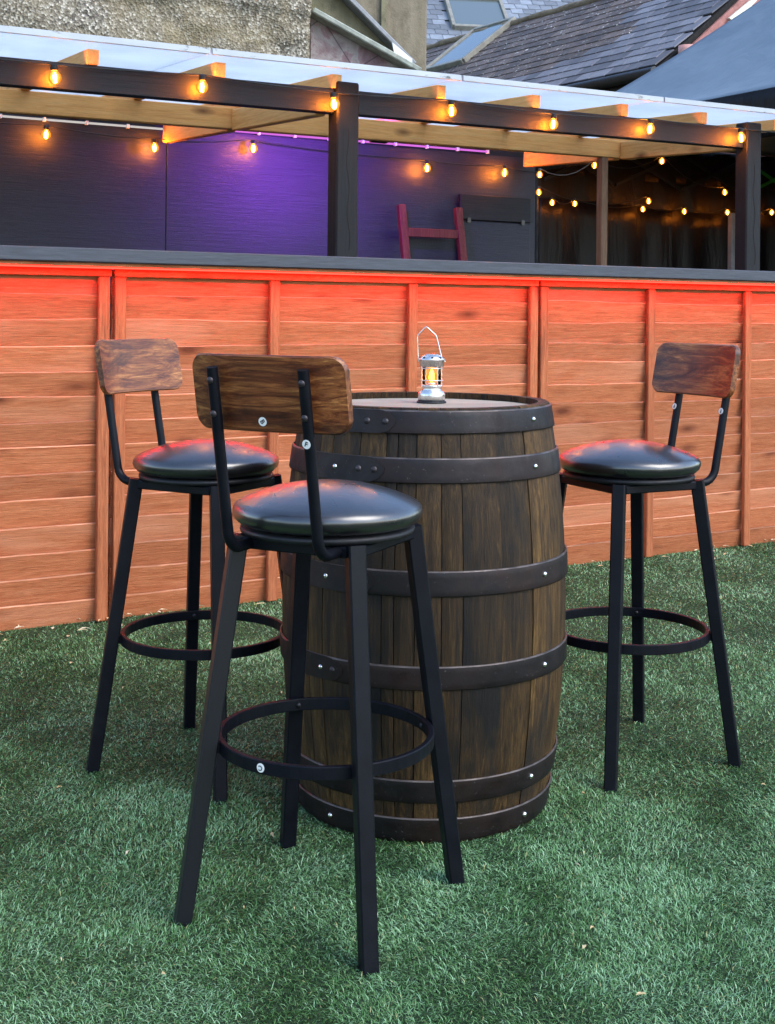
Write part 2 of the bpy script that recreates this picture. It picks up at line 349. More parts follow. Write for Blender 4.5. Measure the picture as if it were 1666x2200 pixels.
M['plaster'] = t.bsdf(k, .9, 0, t.bump(t.noise(v, 4, 8, .7, .6), .7, .05), .2)
M['pink'] = render_mat('pink_render', (.28, .12, .11), (.38, .18, .16), (.44, .23, .2), False)
M['cream'] = plain('cream_paint', (.62, .60, .50), .5)
M['lead'] = plain('lead_coping', (.22, .23, .24), .6, .2)
M['coping'] = plain('mossy_coping', (.27, .29, .24), .8, 0, .35, 12, .4)
M['white'] = plain('white_board', (.72, .74, .76), .6, 0, .1)
M['gutter'] = plain('black_gutter', (.015, .015, .017), .35)
M['mortar'] = plain('mossy_mortar', (.17, .13, .08), .9, 0, .4, 10, .6, 40)
def slate_mat(name, a, b, lich):
    t = NT(name); v = t.coords((1, 1, 1))
    k = t.ramp(t.noise(v, 6, 6, .65), [(.3, a), (.7, b)])
    k = t.mix(t.ramp(t.noise(v, 17, 3, .6), [(lich, 0.0), (lich + .03, .9)]), k, (.50, .51, .48))
    k = t.vary(k, .6, 1.45)
    return t.bsdf(k, .62, 0, t.bump(t.noise(v, 25, 5), .4, .01), .4)
M['slate'] = slate_mat('brown_grey_slate', (.066, .048, .040), (.122, .094, .080), .63)
M['slate_blue'] = slate_mat('blue_grey_slate', (.13, .15, .18), (.20, .225, .26), .8)
M['slate_new'] = slate_mat('plain_grey_slate', (.11, .11, .13), (.165, .165, .185), .9)
t = NT('skylight_glass'); M['sky_glass'] = t.bsdf((.10, .13, .14), .06, 0, None, 1.0)
M['sky_frame'] = plain('grey_skylight_frame', (.24, .23, .19), .5, .2)
t = NT('navy_canopy_cloth'); v = t.coords((1, 1, 1), False)
M['canopy'] = t.bsdf(t.ramp(t.noise(v, 3, 5), [(.3, (.11, .15, .19)), (.7, (.145, .19, .235))]), .45, 0, t.bump(t.noise(v, 3, 4, .5, .5), .4, .05), .5)
t = NT('black_gazebo_cloth'); v = t.coords((1, 1, .25), False)
M['cloth'] = t.bsdf(t.ramp(t.noise(v, 6, 5), [(.3, (.002, .0016, .0026)), (.7, (.005, .0042, .006))]), .5, 0, t.bump(t.noise(v, 5, 5, .55, .8), .5, .06), .28)
M['green_lit_bar'] = plain('green_lit_frame_bar', (.03, .26, .02), .4)  # green light on these frame bars put into their colour
M['cable'] = plain('black_cable', (.010, .010, .010), .55)
# turf
t = NT('turf_backing'); v = t.coords((1, 1, 1), False)
M['turf'] = t.bsdf(t.ramp(t.noise(v, 60, 6, .7), [(.3, (.016, .030, .015)), (.55, (.030, .058, .026)), (.8, (.055, .075, .035))]), .9, 0, t.bump(t.noise(v, 140, 4), .8, .01), .2)
t = NT('turf_blades'); at_ = t.n('ShaderNodeAttribute', attribute_name='tone'); v = t.coords((1, 1, 1), False)
k = t.ramp(at_.outputs['Fac'], [(0, (.012, .034, .008)), (.3, (.042, .118, .024)), (.6, (.12, .262, .092)), (.9, (.28, .48, .27)), (.95, (.34, .40, .16)), (1, (.42, .38, .18))])
M['blade'] = t.bsdf(k, .5, 0, None, .3)
t = NT('dry_leaf'); M['litter'] = t.bsdf(t.ramp(t.noise(t.coords((1, 1, 1), False), 9, 2), [(.3, (.42, .26, .10)), (.55, (.60, .48, .28)), (.75, (.62, .58, .46))]), .8)

# ------------------------------------------------------------------ ground
tag(MB().box(-60, 60, -30, 120, -.2, 0).build('ground', M['turf']), 'artificial turf backing spread over the yard', 'ground', kind='structure')
def grass(name):
    P = []
    # density falls with distance from the front of the yard; stops at the foot of the fence
    for y0, y1, den in ((1.35, 1.85, 30000), (1.85, 2.5, 85000), (2.5, 3.2, 62000), (3.2, 4.2, 36000), (4.2, 6.2, 18000)):
        hw1 = .36 * y1 + .3
        n = int(2 * hw1 * (y1 - y0) * den)
        x = rng.uniform(-hw1, hw1, n); y = rng.uniform(y0, y1, n)
        nn = (x - FX) * NV.x + (y - FY) * NV.y
        k = nn < .015
        P.append(np.stack([x[k], y[k]], 1))
    P = np.concatenate(P); n = len(P); x, y = P[:, 0], P[:, 1]
    dist = y
    lean = vnoise(x * 2.2 + 40, y * 2.2 + 40, 3) * 7 + vnoise(x * 9 + 40, y * 9, 4) * 3.5 + rng.normal(0, 1.3, n)
    pat = vnoise(x * 7 + 11, y * 5 + 3, 21) * .6 + vnoise(x * 17 + 5, y * 12 + 70, 22) * .4
    L = rng.uniform(.008, .016, n); tilt = rng.uniform(.65, 1.6, n)
    wd = rng.uniform(.0010, .0017, n) * (.6 + .4 * dist / 2.0)
    dx, dy = np.cos(lean), np.sin(lean)
    yaw = lean + math.pi / 2 + rng.normal(0, .6, n); sx, sy = np.cos(yaw), np.sin(yaw)
    V = np.zeros((n, 6, 3))
    for i, (f, wf) in enumerate(((0, 1.0), (.5, .9), (1.0, .25))):
        out = L * (f * .35 * np.sin(tilt) + f * f * .65 * np.sin(tilt)); up = L * (f * np.cos(tilt * (.25 + .75 * f)))
        for j, sg in enumerate((-1, 1)):
            V[:, i * 2 + j, 0] = x + dx * out + sx * wd * wf * sg * .5
            V[:, i * 2 + j, 1] = y + dy * out + sy * wd * wf * sg * .5
            V[:, i * 2 + j, 2] = np.maximum(up, -.001) - .001
    me = bpy.data.meshes.new(name)
    me.vertices.add(n * 6); me.vertices.foreach_set('co', V.reshape(-1))
    base = (np.arange(n) * 6)[:, None]
    q = np.concatenate([base + np.array([0, 1, 3, 2]), base + np.array([2, 3, 5, 4])], 1).reshape(-1)
    me.loops.add(n * 8); me.loops.foreach_set('vertex_index', q.astype(np.int32))
    me.polygons.add(n * 2); me.polygons.foreach_set('loop_start', (np.arange(n * 2) * 4).astype(np.int32))
    me.polygons.foreach_set('use_smooth', np.ones(n * 2, bool))
    tone = np.clip(.50 + .60 * (pat - .5) + .22 * (vnoise(x * 2, y * 2 + 9, 8) - .5) + rng.normal(0, .27, n), 0, .9)  # lighter and darker patches: light on the leaning pile put into blade colour
    straw = rng.random(n) < .012; tone[straw] = rng.uniform(.93, 1, straw.sum())
    a = me.attributes.new('tone', 'FLOAT', 'POINT'); a.data.foreach_set('value', np.repeat(tone, 6))
    me.update(); me.validate(); me.materials.append(M['blade'])
    return link(name, me)
tag(grass('grass'), 'green artificial grass blades covering the whole yard', 'artificial grass', kind='stuff')
mb = MB()
def leaf(x, y, l, wdt, a, z):
    c, s_ = math.cos(a), math.sin(a); P = []
    for u_, v_, zz in ((-1, 0, 0), (-.3, -1, .002), (.5, -.8, .003), (1, 0, 0), (.4, .9, .002), (-.4, .8, .004)):
        P.append((x + c * u_ * l - s_ * v_ * wdt, y + s_ * u_ * l + c * v_ * wdt, z + zz))
    mb.poly(P, (0, 0, .0012))
for i in range(70):       # along the foot of the fence
    s_ = random.uniform(-.3, 3.9); p = FW(s_, -abs(random.gauss(.03, .10)) - .01); leaf(p.x, p.y, random.uniform(.006, .022), random.uniform(.002, .006), random.uniform(0, 6.3), .013)
for i in range(60):
    y = random.uniform(2.0, 5.2); x = random.uniform(-.34, .34) * y
    if (FW(0, 0) - Vector((x, y, 0))).dot(NV) < .05: continue
    leaf(x, y, random.uniform(.003, .010), random.uniform(.001, .003), random.uniform(0, 6.3), .014)
tag(mb.build('leaf_litter', M['litter']), 'pale dry leaf scraps and straw scattered on the turf', 'leaf litter', kind='stuff')

# ------------------------------------------------------------------ fence panels
BOARD_N = 14; EXPO = .0868
def board_mesh(i):
    m = MB(); n = 12; L = 1.826; G = []
    ph = random.uniform(0, 6); am = random.uniform(.002, .007); T = .011
    vs = []; fs = []
    for k in range(n + 1):
        x = L * k / n; zt = .0 + am * math.sin(x * random.uniform(2.5, 3.4) + ph) + random.uniform(-.002, .002); yw = .0015 * math.sin(x * 4 + ph)
        vs += [(x, -.0255 + yw, zt - .0036), (x, .0 + yw * .3, -.118), (x, T, -.118), (x, -.026 + T + yw, zt), (x, -.0215 + yw, zt)]
    for k in range(n):
        for j in range(5): fs.append((k * 5 + j, k * 5 + (j + 1) % 5, k * 5 + 5 + (j + 1) % 5, k * 5 + 5 + j))
    fs += [(4, 3, 2, 1, 0), tuple(n * 5 + q for q in range(5))]
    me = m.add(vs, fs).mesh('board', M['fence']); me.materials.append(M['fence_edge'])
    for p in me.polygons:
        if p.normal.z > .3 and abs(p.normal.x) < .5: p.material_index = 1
    return me
BM = [board_mesh(i) for i in range(9)]
BAT = MB().box(-.020, .020, -.050, -.029, .005, 1.19, .003).mesh('batten', M['batten'])
RAIL = MB().box(0, 1.826, -.052, -.029, 1.192, 1.226, .003).mesh('top_rail', M['fence'])
def fence_panel(s0, label):
    p = thing('fence_panel', label, 'fence panel', FW(s0, 0), FA, 'lap fence panels under the bar counter')
    for k in range(BOARD_N):
        z = EXPO * (k + 1)
        link('board', BM[random.randrange(9)], p, (0, random.uniform(-.001, .001), min(z + random.uniform(-.005, .005), 1.216)), (0, random.uniform(-.0025, .0025), 0))
    for x in (.024, .613, 1.21, 1.802): link('batten', BAT, p, (x, random.uniform(-.001, .001), 0), (0, random.uniform(-.003, .003), 0))
    link('top_rail', RAIL, p)
    return p
fence_panel(-1.382, 'leftmost orange brown lap fence panel, cut by the left edge of the photo')
fence_panel(.455, 'orange brown lap fence panel in the middle, behind the barrel')
fence_panel(2.292, 'orange brown lap fence panel on the right, behind the right bar stool')

# ------------------------------------------------------------------ bar counter and red light strip
c = thing('bar_counter', 'long blue black painted bar counter board on top of the fence', 'bar counter', FW(0, 0), FA)
MB().box(-1.42, 4.2, -.145, .040, 1.2355, 1.2835, .004).build('front_plank', M['counter'], c)
MB().box(-1.42, 4.2, .045, .235, 1.2360, 1.2830, .004).build('rear_plank', M['counter'], c)
MB().box(-1.42, 4.18, -.128, -.104, 1.2222, 1.2350, .002).build('strip_batten', M['fence'], c)
for x in np.arange(-1.2, 4.2, .9): MB().bar((x, .05, 1.214), (x, .20, 1.214), .045, .04, b=.003).build('bracket', M['batten'], c)
o = MB().box(-1.40, 4.15, -.119, -.112, 1.2165, 1.2218).build('led_strip', M['led_red']); o.location = FW(0, 0); o.rotation_euler = (0, 0, FA)
tag(o, 'glowing red light strip fixed under the bar counter', 'light strip')

# ------------------------------------------------------------------ pergola
pg = thing('pergola', 'black and raw pine pergola over the bar with clear sheet roof', 'pergola', FW(0, 0), FA)
def zt(s_): return 1.932 + .011 * s_              # top of the front beam
SL = .045                                           # fall of the roof towards the front
for s_ in (-.73, 1.421, 3.63):
    post = MB()
    post.box(s_ - .049, s_ + .049, .050, .128, 0.0, zt(s_) + .028, .006)
    po = post.build('post', M['black_wood_z'], pg)
    crk = MB(); z = 1.30
    pts = []
    for k in range(18):
        pts.append((s_ + .008 + .006 * math.sin(k * .9) - .012 * k / 18, .0496, 1.32 + k * .028))
    for a, b in zip(pts[:-1], pts[1:]): crk.bar(a, b, .0016, .0022)
    crk.build('crack', M['void'], po)
for a, b in ((-1.40, -.782), (-.678, 1.369), (1.473, 3.578)):
    m = MB(); m.bar((a, .090, zt(a) - .048), (b, .090, zt(b) - .048), .045, .096, b=.004); m.build('front_beam', M['black_wood_x'], pg)
RAF = [.417 + .485 * k for k in range(-3, 8)]
rm = None
for s_ in RAF:
    z0 = zt(s_) + .0005 + .0275
    if rm is None: rm = MB().bar((0, 0, 0), (0, 1.90, 1.90 * SL), .043, .054, b=.003).mesh('rafter', M['pine_y'])
    link('rafter', rm, pg, (s_ - .012 + random.uniform(-.004, .004), .062, z0))
zmid = lambda s_: zt(s_) + SL * .92 - .001
MB().bar((-1.35, .985, zmid(-1.35) - .048), (3.70, .985, zmid(3.70) - .048), .045, .095, b=.004).build('middle_beam', M['pine'], pg)
for s_ in (1.345, 3.60):
    zf, zb = zt(s_) - .052, zt(s_) - .052 + 1.70 * SL
    MB().bar((s_, .135, zf), (s_, .960, zf + .825 * SL), .044, .094, b=.004).build('cross_beam', M['pine_y'], pg)
    MB().bar((s_, 1.010, zf + .875 * SL), (s_, 1.83, zf + 1.695 * SL), .044, .094, b=.004).build('cross_beam', M['pine_y'], pg)
s_, z_ = sn(1294, 450, .985)
MB().box(s_ - .022, s_ + .022, .963, 1.007, 0, zmid(s_) - .098, .003).build('rear_post', M['grey_post'], pg)
zr = lambda s_, n_: zt(s_) + .0555 + .003 + SL * (n_ - .062)
edges = [-1.42, -.30, .775, 1.84, 2.90, 3.97, 4.25]
for a, b in zip(edges[:-1], edges[1:]):
    a += .004; b -= .004
    G = [[(x, y, zr(x, y)) for y in (-.11, .5, 1.2, 1.99)] for x in (a, b)]
    MB().sheet(G, (0, 0, .010), False).build('roof_sheet', M['poly'], pg)
    m = MB(); m.bar((a, -.116, zr(a, -.116) + .004), (b, -.116, zr(b, -.116) + .004), .010, .022, b=.001); m.build('roof_edge_trim', M['trim'], pg)

# ------------------------------------------------------------------ back wall of the bar
WN = 1.87
wl = thing('bar_back_wall', 'black boarded wall at the back of the bar with purple glow', 'wall', FW(0, 0), FA)
for a, b in ((-1.10, 1.357), (1.362, 3.70)):
    MB().box(a, b, WN, WN + .018, 0, 2.008, .001).build('panel', M['wall_black'], wl)
MB().box(-1.10, 3.70, WN + .0185, WN + .065, 1.93, 2.055, .002).build('back_rail', M['black_wood_x'], wl)
def strip(name, a, b, mat, label, dz=0.0):
    m = MB(); pts = [(x, WN - .012, 2.016 + dz + .004 * (x - 1)) for x in np.linspace(a, b, 14)]
    o = thing(name, label, 'light strip', FW(0, 0), FA)
    m.tube(pts, .0055, 8).build('tube', mat, o)
    for x in np.arange(a + .05, b, .21): MB().box(x - .006, x + .006, WN - .021, WN - .001, 2.006 + dz + .004 * (x - 1), 2.026 + dz + .004 * (x - 1)).build('clip', M['white'], o)
    return o
strip('rope_light', -1.0, 1.34, M['led_white'], 'unlit white rope light, given a faint glow, along the top of the left wall panel', -.020)
strip('rope_light', 1.40, 3.35, M['led_pink'], 'glowing pink rope light along the top of the right wall panel')
# unseen flood lamp, added behind the middle beam for a purple wash
fl = thing('added_flood', 'unseen purple flood lamp added behind the middle pine beam', 'lamp', FW(2.12, 1.0085, 1.925), FA)
MB().box(-.045, .045, .0, .032, -.030, .022, .004).build('housing', M['dark_metal'], fl)
MB().box(-.036, .036, .0325, .035, -.024, .016).build('lens', glow('purple_lens', (.35, .06, 1.0), 2), fl)
sl = bpy.data.lights.new('added_flood_light', 'SPOT'); so = bpy.data.objects.new('added_flood_light', sl); COL.objects.link(so); so.parent = fl
sl.energy = 50; sl.color = (.36, .07, 1.0); sl.spot_size = R(150); sl.spot_blend = 1.0; sl.shadow_soft_size = .03
so.location = (0, .045, -.004); so.rotation_euler = Vector((.05, 1, -.22)).to_track_quat('-Z', 'Y').to_euler()

# ladder and black board leaning on the back wall
def world_sn(x, y, n_): s_, z = sn(x, y, n_); return Vector((s_, n_, z))
ld_ = thing('wooden_ladder', 'short wooden ladder, coloured as red lit, leaning against the black back wall', 'ladder', FW(0, 0), FA)
tl = world_sn(862, 440, 1.80); tr_ = world_sn(984, 447, 1.80)
for q, dx in ((tl, .004), (tr_, .004)):
    MB().bar((q.x + dx * 3.2, 1.80 - .30, 0), (q.x, 1.80, q.z), .045, .034, up=(0, 1, 0), b=.003).build('stile', M['red_lit_wood'], ld_)
zr_ = world_sn(925, 501, 1.77).z
for k in range(5):
    z = zr_ - k * .30; f = z / tl.z
    if z < .1: break
    xo = .0128 * (1 - f)
    MB().bar((tl.x + xo + .022, 1.80 - .30 * (1 - f), z), (tr_.x + xo - .022, 1.80 - .30 * (1 - f), z), .022, .050, b=.003).build('rung', M['red_lit_wood'], ld_)
bd = thing('black_board', 'black hinged board fixed to the wall beside the wooden ladder', 'board', FW(0, 0), FA)
a = world_sn(991, 416, 1.83); b = world_sn(1143, 420, 1.83); zlow = world_sn(1060, 476, 1.83).z
MB().box(a.x, b.x, 1.835, 1.858, zlow + .004, a.z, .003).build('upper_leaf', M['black_wood_x'], bd)
MB().box(a.x, b.x, 1.842, 1.862, zlow - .75, zlow - .002, .003).build('lower_leaf', M['wall_black'], bd)
for x in (a.x + .06, b.x - .06): MB().box(x - .012, x + .012, 1.831, 1.8345, zlow - .012, zlow + .016).build('hinge', M['gutter'], bd)

# ------------------------------------------------------------------ string lights
BULB = MB().lathe([(0, -.048), (.009, -.0462), (.0165, -.0405), (.0212, -.0325), (.0228, -.0245), (.0212, -.0155), (.0165, -.0075), (.0115, -.001), (.0095, .005)], 20).mesh('bulb', M['bulb'])
SOCK = MB().lathe([(0, .021), (.006, .021), (.0085, .019), (.0120, .016), (.0130, .003), (.0115, .000), (0, .000)], 14).mesh('socket', M['cable'])
fm = MB()
for k in range(4):
    a = k * math.pi / 2; fm.tube([(.002 * math.cos(a), .002 * math.sin(a), -.008), (.0062 * math.cos(a), .0062 * math.sin(a), -.022), (.0045 * math.cos(a), .0045 * math.sin(a), -.038), (.0, .0, -.041)], .0019, 5)
FIL = fm.mesh('filament', M['filament']); FIL_DIM = fm.mesh('filament', M['filament_dim'])
def string_light(label, pts, sag=.02, ends=(), fil=None):
    """pts: world points of the bulb centres"""
    root = thing('string_light', label, 'string light', pts[0] + Vector((0, 0, .06)))
    O = root.location; top = [p + Vector((0, 0, .0465)) for p in pts]
    path = []
    full = ([ends[0]] if ends else []) + top + ([ends[1]] if ends else [])
    for a, b in zip(full[:-1], full[1:]):
        for k in range(6):
            f = k / 6; path.append(a.lerp(b, f) - Vector((0, 0, sag * 4 * f * (1 - f))))
    path.append(full[-1])
    MB().tube([p - O for p in path], .0032, 6).build('cable', M['cable'], root)
    for p in pts:
        b = link('bulb', BULB, root, p - O + Vector((0, 0, .026)), (random.uniform(-.1, .1), random.uniform(-.1, .1), random.uniform(0, 3)))
        link('socket', SOCK, b); link('filament', fil or FIL, b)
    return root
def bp(lst, n_): return [FW(sn(x, y, n_)[0], n_, sn(x, y, n_)[1]) for x, y in lst]
fr_ = bp([(117, 168), (435, 188), (717, 225), (970, 240), (1190, 268), (1398, 278), (1592, 297)], .030)
string_light('string of amber bulbs along the front beam of the pergola', fr_, .004, (FW(-.6, .045, 1.925), FW(4.0, .045, 1.97)))
bk = bp([(100, 290), (332, 318), (545, 320), (918, 362), (1085, 372)], 1.80)
string_light('string of five amber bulbs along the black back wall', bk, .012, (FW(-.2, 1.82, 1.97), FW(3.7, 1.85, 1.93)))

# ------------------------------------------------------------------ gazebo behind the bar
GC = Vector((3.16, 9.5, 0)); HS = 1.5; EZ, PZ = 2.48, 3.70
gz = thing('gazebo', 'black gazebo with blue grey pointed canopy behind the bar', 'gazebo', GC, FA)
def canopy_face(k):
    G = []
    nu, nv = 14, 12
    a = k * math.pi / 2
    for i in range(nv + 1):
        f = i / nv                                # 0 eave .. 1 peak
        r = HS * (1 - f); z = EZ + (PZ - EZ) * (f ** 1.18); row = []
        for j in range(nu + 1):
            t_ = -1 + 2 * j / nu; x, y = r, r * t_
            sagz = -.05 * (1 - t_ * t_) * (1 - f) * math.sin(min(1, f * 3) * math.pi / 2)
            row.append((x * math.cos(a) - y * math.sin(a), x * math.sin(a) + y * math.cos(a), z + sagz))
        G.append(row)
    return MB().sheet(G, (0, 0, .006)).build('canopy', M['canopy'], gz)
for k in range(4):
    canopy_face(k)
    a = k * math.pi / 2; G = []
    for i in range(5):
        G.append([])
        for j in range(31):
            t_ = -1 + 2 * j / 30; x, y = HS + .004 + .01 * math.sin(j * 1.7) * i / 4, HS * t_
            G[-1].append((x * math.cos(a) - y * math.sin(a), x * math.sin(a) + y * math.cos(a), EZ - .30 * i / 4))
    MB().sheet(G, (.003 * math.cos(a), .003 * math.sin(a), 0)).build('valance', M['cloth'], gz)
for sx in (-1, 1):
    for sy in (-1, 1): MB().box(sx * 1.46 - .02, sx * 1.46 + .02, sy * 1.46 - .02, sy * 1.46 + .02, 0, 2.44, .003).build('leg', M['dark_metal'], gz)
def curtain(p0, p1, z0, z1, seed, amp=.05, name='curtain'):
    p0 = Vector(p0); p1 = Vector(p1); d = (p1 - p0); L = d.length; d.normalize(); nn = Vector((-d.y, d.x, 0)); n = 90; G = []
    r2 = random.Random(seed); fr2 = [(r2.uniform(6, 22), r2.uniform(0, 6), r2.uniform(.3, 1)) for _ in range(6)]
    for i in range(14):
        f = i / 13; row = []
        for j in range(n + 1):
            u_ = L * j / n; off = sum(a_ * math.sin(w_ * u_ + ph + f * .8 * math.sin(w_)) for w_, ph, a_ in fr2) / 3 * amp * (.35 + .65 * f)
            row.append(p0 + d * u_ + nn * off + Vector((0, 0, z1 + (z0 - z1) * f + .02 * math.sin(u_ * 2.2 + seed) * (1 - f))))
        G.append(row)
    return MB().sheet(G, nn * .003).build(name, M['cloth'], gz)
curtain((-1.46, 1.44, 0), (1.46, 1.44, 0), 0.02, 1.96, 1)
curtain((-1.46, 1.50, 0), (1.46, 1.50, 0), 1.90, 2.46, 2, .02, 'back_cloth')
curtain((1.44, -1.46, 0), (1.44, 1.46, 0), 0.02, 2.40, 3)
# scissor frame under the canopy
for y in (-1.44, 1.40):
    for k in range(4):
        x0 = -1.44 + k * .72
        for s1, s2 in ((2.42, 2.12), (2.12, 2.42)):
            MB().bar((x0, y + (.02 if s1 > s2 else 0), s1), (x0 + .72, y + (.02 if s1 > s2 else 0), s2), .014, .025).build('frame_bar', M['green_lit_bar'] if (y > 0 and k == 3) else M['dark_metal'], gz)
for k in range(4):
    x0 = -1.44 + k * .72
    for s1, s2 in ((2.42, 2.12), (2.12, 2.42)):
        MB().bar((1.40, x0, s1), (1.40, x0 + .72, s2), .014, .025).build('frame_bar', M['green_lit_bar'] if k == 2 else M['dark_metal'], gz)
for sx, sy in ((-1, -1), (-1, 1), (1, -1), (1, 1)): MB().bar((sx * 1.44, sy * 1.44, 2.42), (sx * .05, sy * .05, 3.5), .02, .03).build('rafter_bar', M['dark_metal'], gz)
p = at(1573, 500, 10.6)
lp = MB(); lp.box(-.025, .025, -.025, .025, 0, 1.92, .004); lo = lp.build('metal_pole', M['lead']); lo.location = (p.x, p.y, 0); lo.rotation_euler = (0, 0, FA)
tag(lo, 'slim grey metal pole at the right end of the black curtain', 'pole')
def gpts(lst): return [at(x, y, d) for x, y, d in lst]
string_light('string of bulbs along the top of the black gazebo curtain', gpts([(1187, 436, 9.95), (1236, 438, 10.05), (1382, 450, 10.45), (1470, 455, 10.7), (1563, 457, 10.9), (1659, 457, 11.2)]), .05, (), FIL_DIM)
string_light('string of bulbs high inside the gazebo below the pine beam', gpts([(1160, 376, 9.0), (1278, 356, 9.2), (1423, 347, 9.4), (1557, 414, 10.2)]), .08, (), FIL_DIM)
string_light('short pair of bulbs hanging in front of the gazebo curtain', gpts([(1158, 414, 9.5), (1394, 433, 10.3)]), .1, (), FIL_DIM)

# ------------------------------------------------------------------ pebbledash wall, upper left
WA = R(18.9); WR = at(668, 60, 11.0); WU = Vector((math.cos(WA), math.sin(WA), 0)); WNV = Vector((-WU.y, WU.x, 0))
pw = thing('pebbledash_wall', 'tall grey pebbledashed concrete wall above the clear roof on the left', 'wall', (WR.x, WR.y, 0), WA)
xs = np.linspace(-7, 0, 190); zs = np.linspace(1.6, 5.2, 150)
X, Z = np.meshgrid(xs, zs, indexing='ij')
dsp = .10 * (vnoise(X * 1.3 + 20, Z * 1.8, 11) - .5) + .07 * (vnoise(X * 4 + 40, Z * 4, 12) - .5) + .022 * (vnoise(X * 11 + 90, Z * 11, 13) - .5) + .012 * (vnoise(X * 24 + 190, Z * 24, 14) - .5)
lift = np.floor((Z + .05 * vnoise(X * 2 + 30, Z * 0, 15)) / .52); dsp += (np.random.default_rng(5).random(40)[lift.astype(int)] - .5) * .06
G = [[(X[i, j], dsp[i, j], Z[i, j]) for j in range(X.shape[1])] for i in range(X.shape[0])]
m = MB().sheet(G, (0, .3, 0)); m.build('render_face', M['pebble'], pw)
MB().box(-7, -.002, .12, .42, 0, 5.19).build('wall_core', M['render_brown'], pw)

# gable walls to the right of it
def wallpoly(pts, d, n2, thick): return [hit(x, y, at(pts[0][0], pts[0][1], d), n2) for x, y in pts]
N1 = Vector((-WU.y, WU.x, 0))
def poly_thing(name, label, cat, pix, d, mat, part, thick=.25, N=N1):
    P = wallpoly(pix, d, N, thick)
    base = Vector((P[0].x, P[0].y, 0)); o = thing(name, label, cat, base)
    MB().poly([p - base for p in P], N * thick).build(part, mat, o); return o, P, base
g1, P, B0 = poly_thing('gable_wall', 'low gable wall of flaking mauve plaster with sloping coping', 'wall', [(668, 36), (893, 165), (893, 560), (668, 560)], 11.25, M['plaster'], 'plaster_face')
a, b = P[0] - B0, P[1] - B0; MB().bar(a - N1 * .05 + Vector((-.02, 0, .03)), b - N1 * .05 + Vector((0, 0, .03)), .22, .05, b=.01).build('coping', M['coping'], g1)
g2, P, B0 = poly_thing('parapet_wall', 'mossy rendered parapet wall sloping down behind the mauve gable', 'wall', [(600, -140), (668, -68), (882, 148), (882, 560), (600, 560)], 12.2, M['render_green'], 'render_face')
a, b = P[1] - B0, P[2] - B0; MB().bar(a + Vector((0, 0, .02)), b + Vector((0, 0, .02)), .30, .05, b=.01).build('coping', M['lead'], g2)
Q = [p - B0 - N1 * .03 for p in wallpoly([(841, 92), (884, 128), (884, 160), (848, 128)], 12.2, N1, 0)]; MB().poly(Q, N1 * .02).build('white_flashing', M['white'], g2)
# brown rendered house block
bc = at(918, 60, 15.5); bA = R(14)
bh = thing('rendered_house', 'brown rendered house block with a blank streaked side wall', 'house', (bc.x, bc.y, 0), bA)
MB().box(-4.0, 0, 0, 4.0, 0, 7.2, .02).build('wall', M['render_brown'], bh)
MB().box(-4.1, .1, -.1, 4.1, 7.2, 7.35, .02).build('roof', M['lead'], bh)
MB().bar((-.55, -.02, 2.5), (-.55, -.02, 7.1), .06, .06, up=(0, 1, 0)).build('corner_strip', M['render_green'], bh)

# ------------------------------------------------------------------ slate roofed house
E0 = at(1411, 137, 16.0); e = Vector((-.553, .833, 0)).normalized(); vv = Vector((.833, .553, 0)).normalized(); TA = .772; AR = 2.42; LEN = 10.5
sh = thing('slate_house', 'pink gabled house with dark lichen spotted slate roof and skylight', 'house', (E0.x, E0.y, 0))
B0 = Vector((E0.x, E0.y, 0)); EZ0 = E0.z; al = math.atan(TA); up = (vv * math.cos(al) + Vector((0, 0, math.sin(al)))); nr = Vector((0, 0, 1)) * math.cos(al) - vv * math.sin(al)
def rp(s_, a_, o_=0.0): return Vector((0, 0, EZ0)) + e * s_ + up * a_ + nr * o_      # s along the eave, a up the slope
SLEN = AR / math.cos(al)
MB().poly([rp(-.02, -.05, -.10), rp(LEN, -.05, -.10), rp(LEN, SLEN, -.10), rp(-.02, SLEN, -.10)], nr * .06).build('roof_deck', M['void'], sh)
slm = {}
def slate_mesh(key, wdt, ht, mat):
    m = MB(); m.box(-wdt / 2, wdt / 2, 0, ht, -.010, .010, .004); return m.mesh('slate', M[mat])
for k, mt in (('old', 'slate'), ('new', 'slate_new')):
    for i in range(3): slm[k, i] = slate_mesh(k, .296 - .006 * i, .40, mt)
ROT = Matrix((e, up, nr)).transposed()     # local x along eave, y up the slope, z normal
expo = .215; slates = []
row = 0; a_ = -.03
while a_ < SLEN - .1:
    s_ = .0 + (.15 if row % 2 else 0)
    while s_ < LEN - .2:
        slates.append((s_, a_)); s_ += .302
    a_ += expo; row += 1
PA = {}
sky_c = [hit(x, y, B0 + rp(0, 0), nr) - B0 for x, y in ((931, 152), (1008, 134), (1092, 53), (1013, 71))]
ss = [(p - Vector((0, 0, EZ0))).dot(e) for p in sky_c]; aa = [(p - Vector((0, 0, EZ0))).dot(up) for p in sky_c]
S0, S1, A0, A1 = min(ss), max(ss), min(aa), max(aa)
S0, S1 = (sorted(ss)[0] + sorted(ss)[1]) / 2, (sorted(ss)[2] + sorted(ss)[3]) / 2
A0, A1 = (sorted(aa)[0] + sorted(aa)[1]) / 2, (sorted(aa)[2] + sorted(aa)[3]) / 2
tilt = Matrix.Rotation(-.055, 3, 'X')
rest = MB(); cnt = 0
vis = []
for s_, a_ in slates:
    if S0 - .1 < s_ < S1 + .1 and A0 - .25 < a_ < A1 - .02: continue
    vis.append((s_, a_))
vis.sort(key=lambda q: q[0])
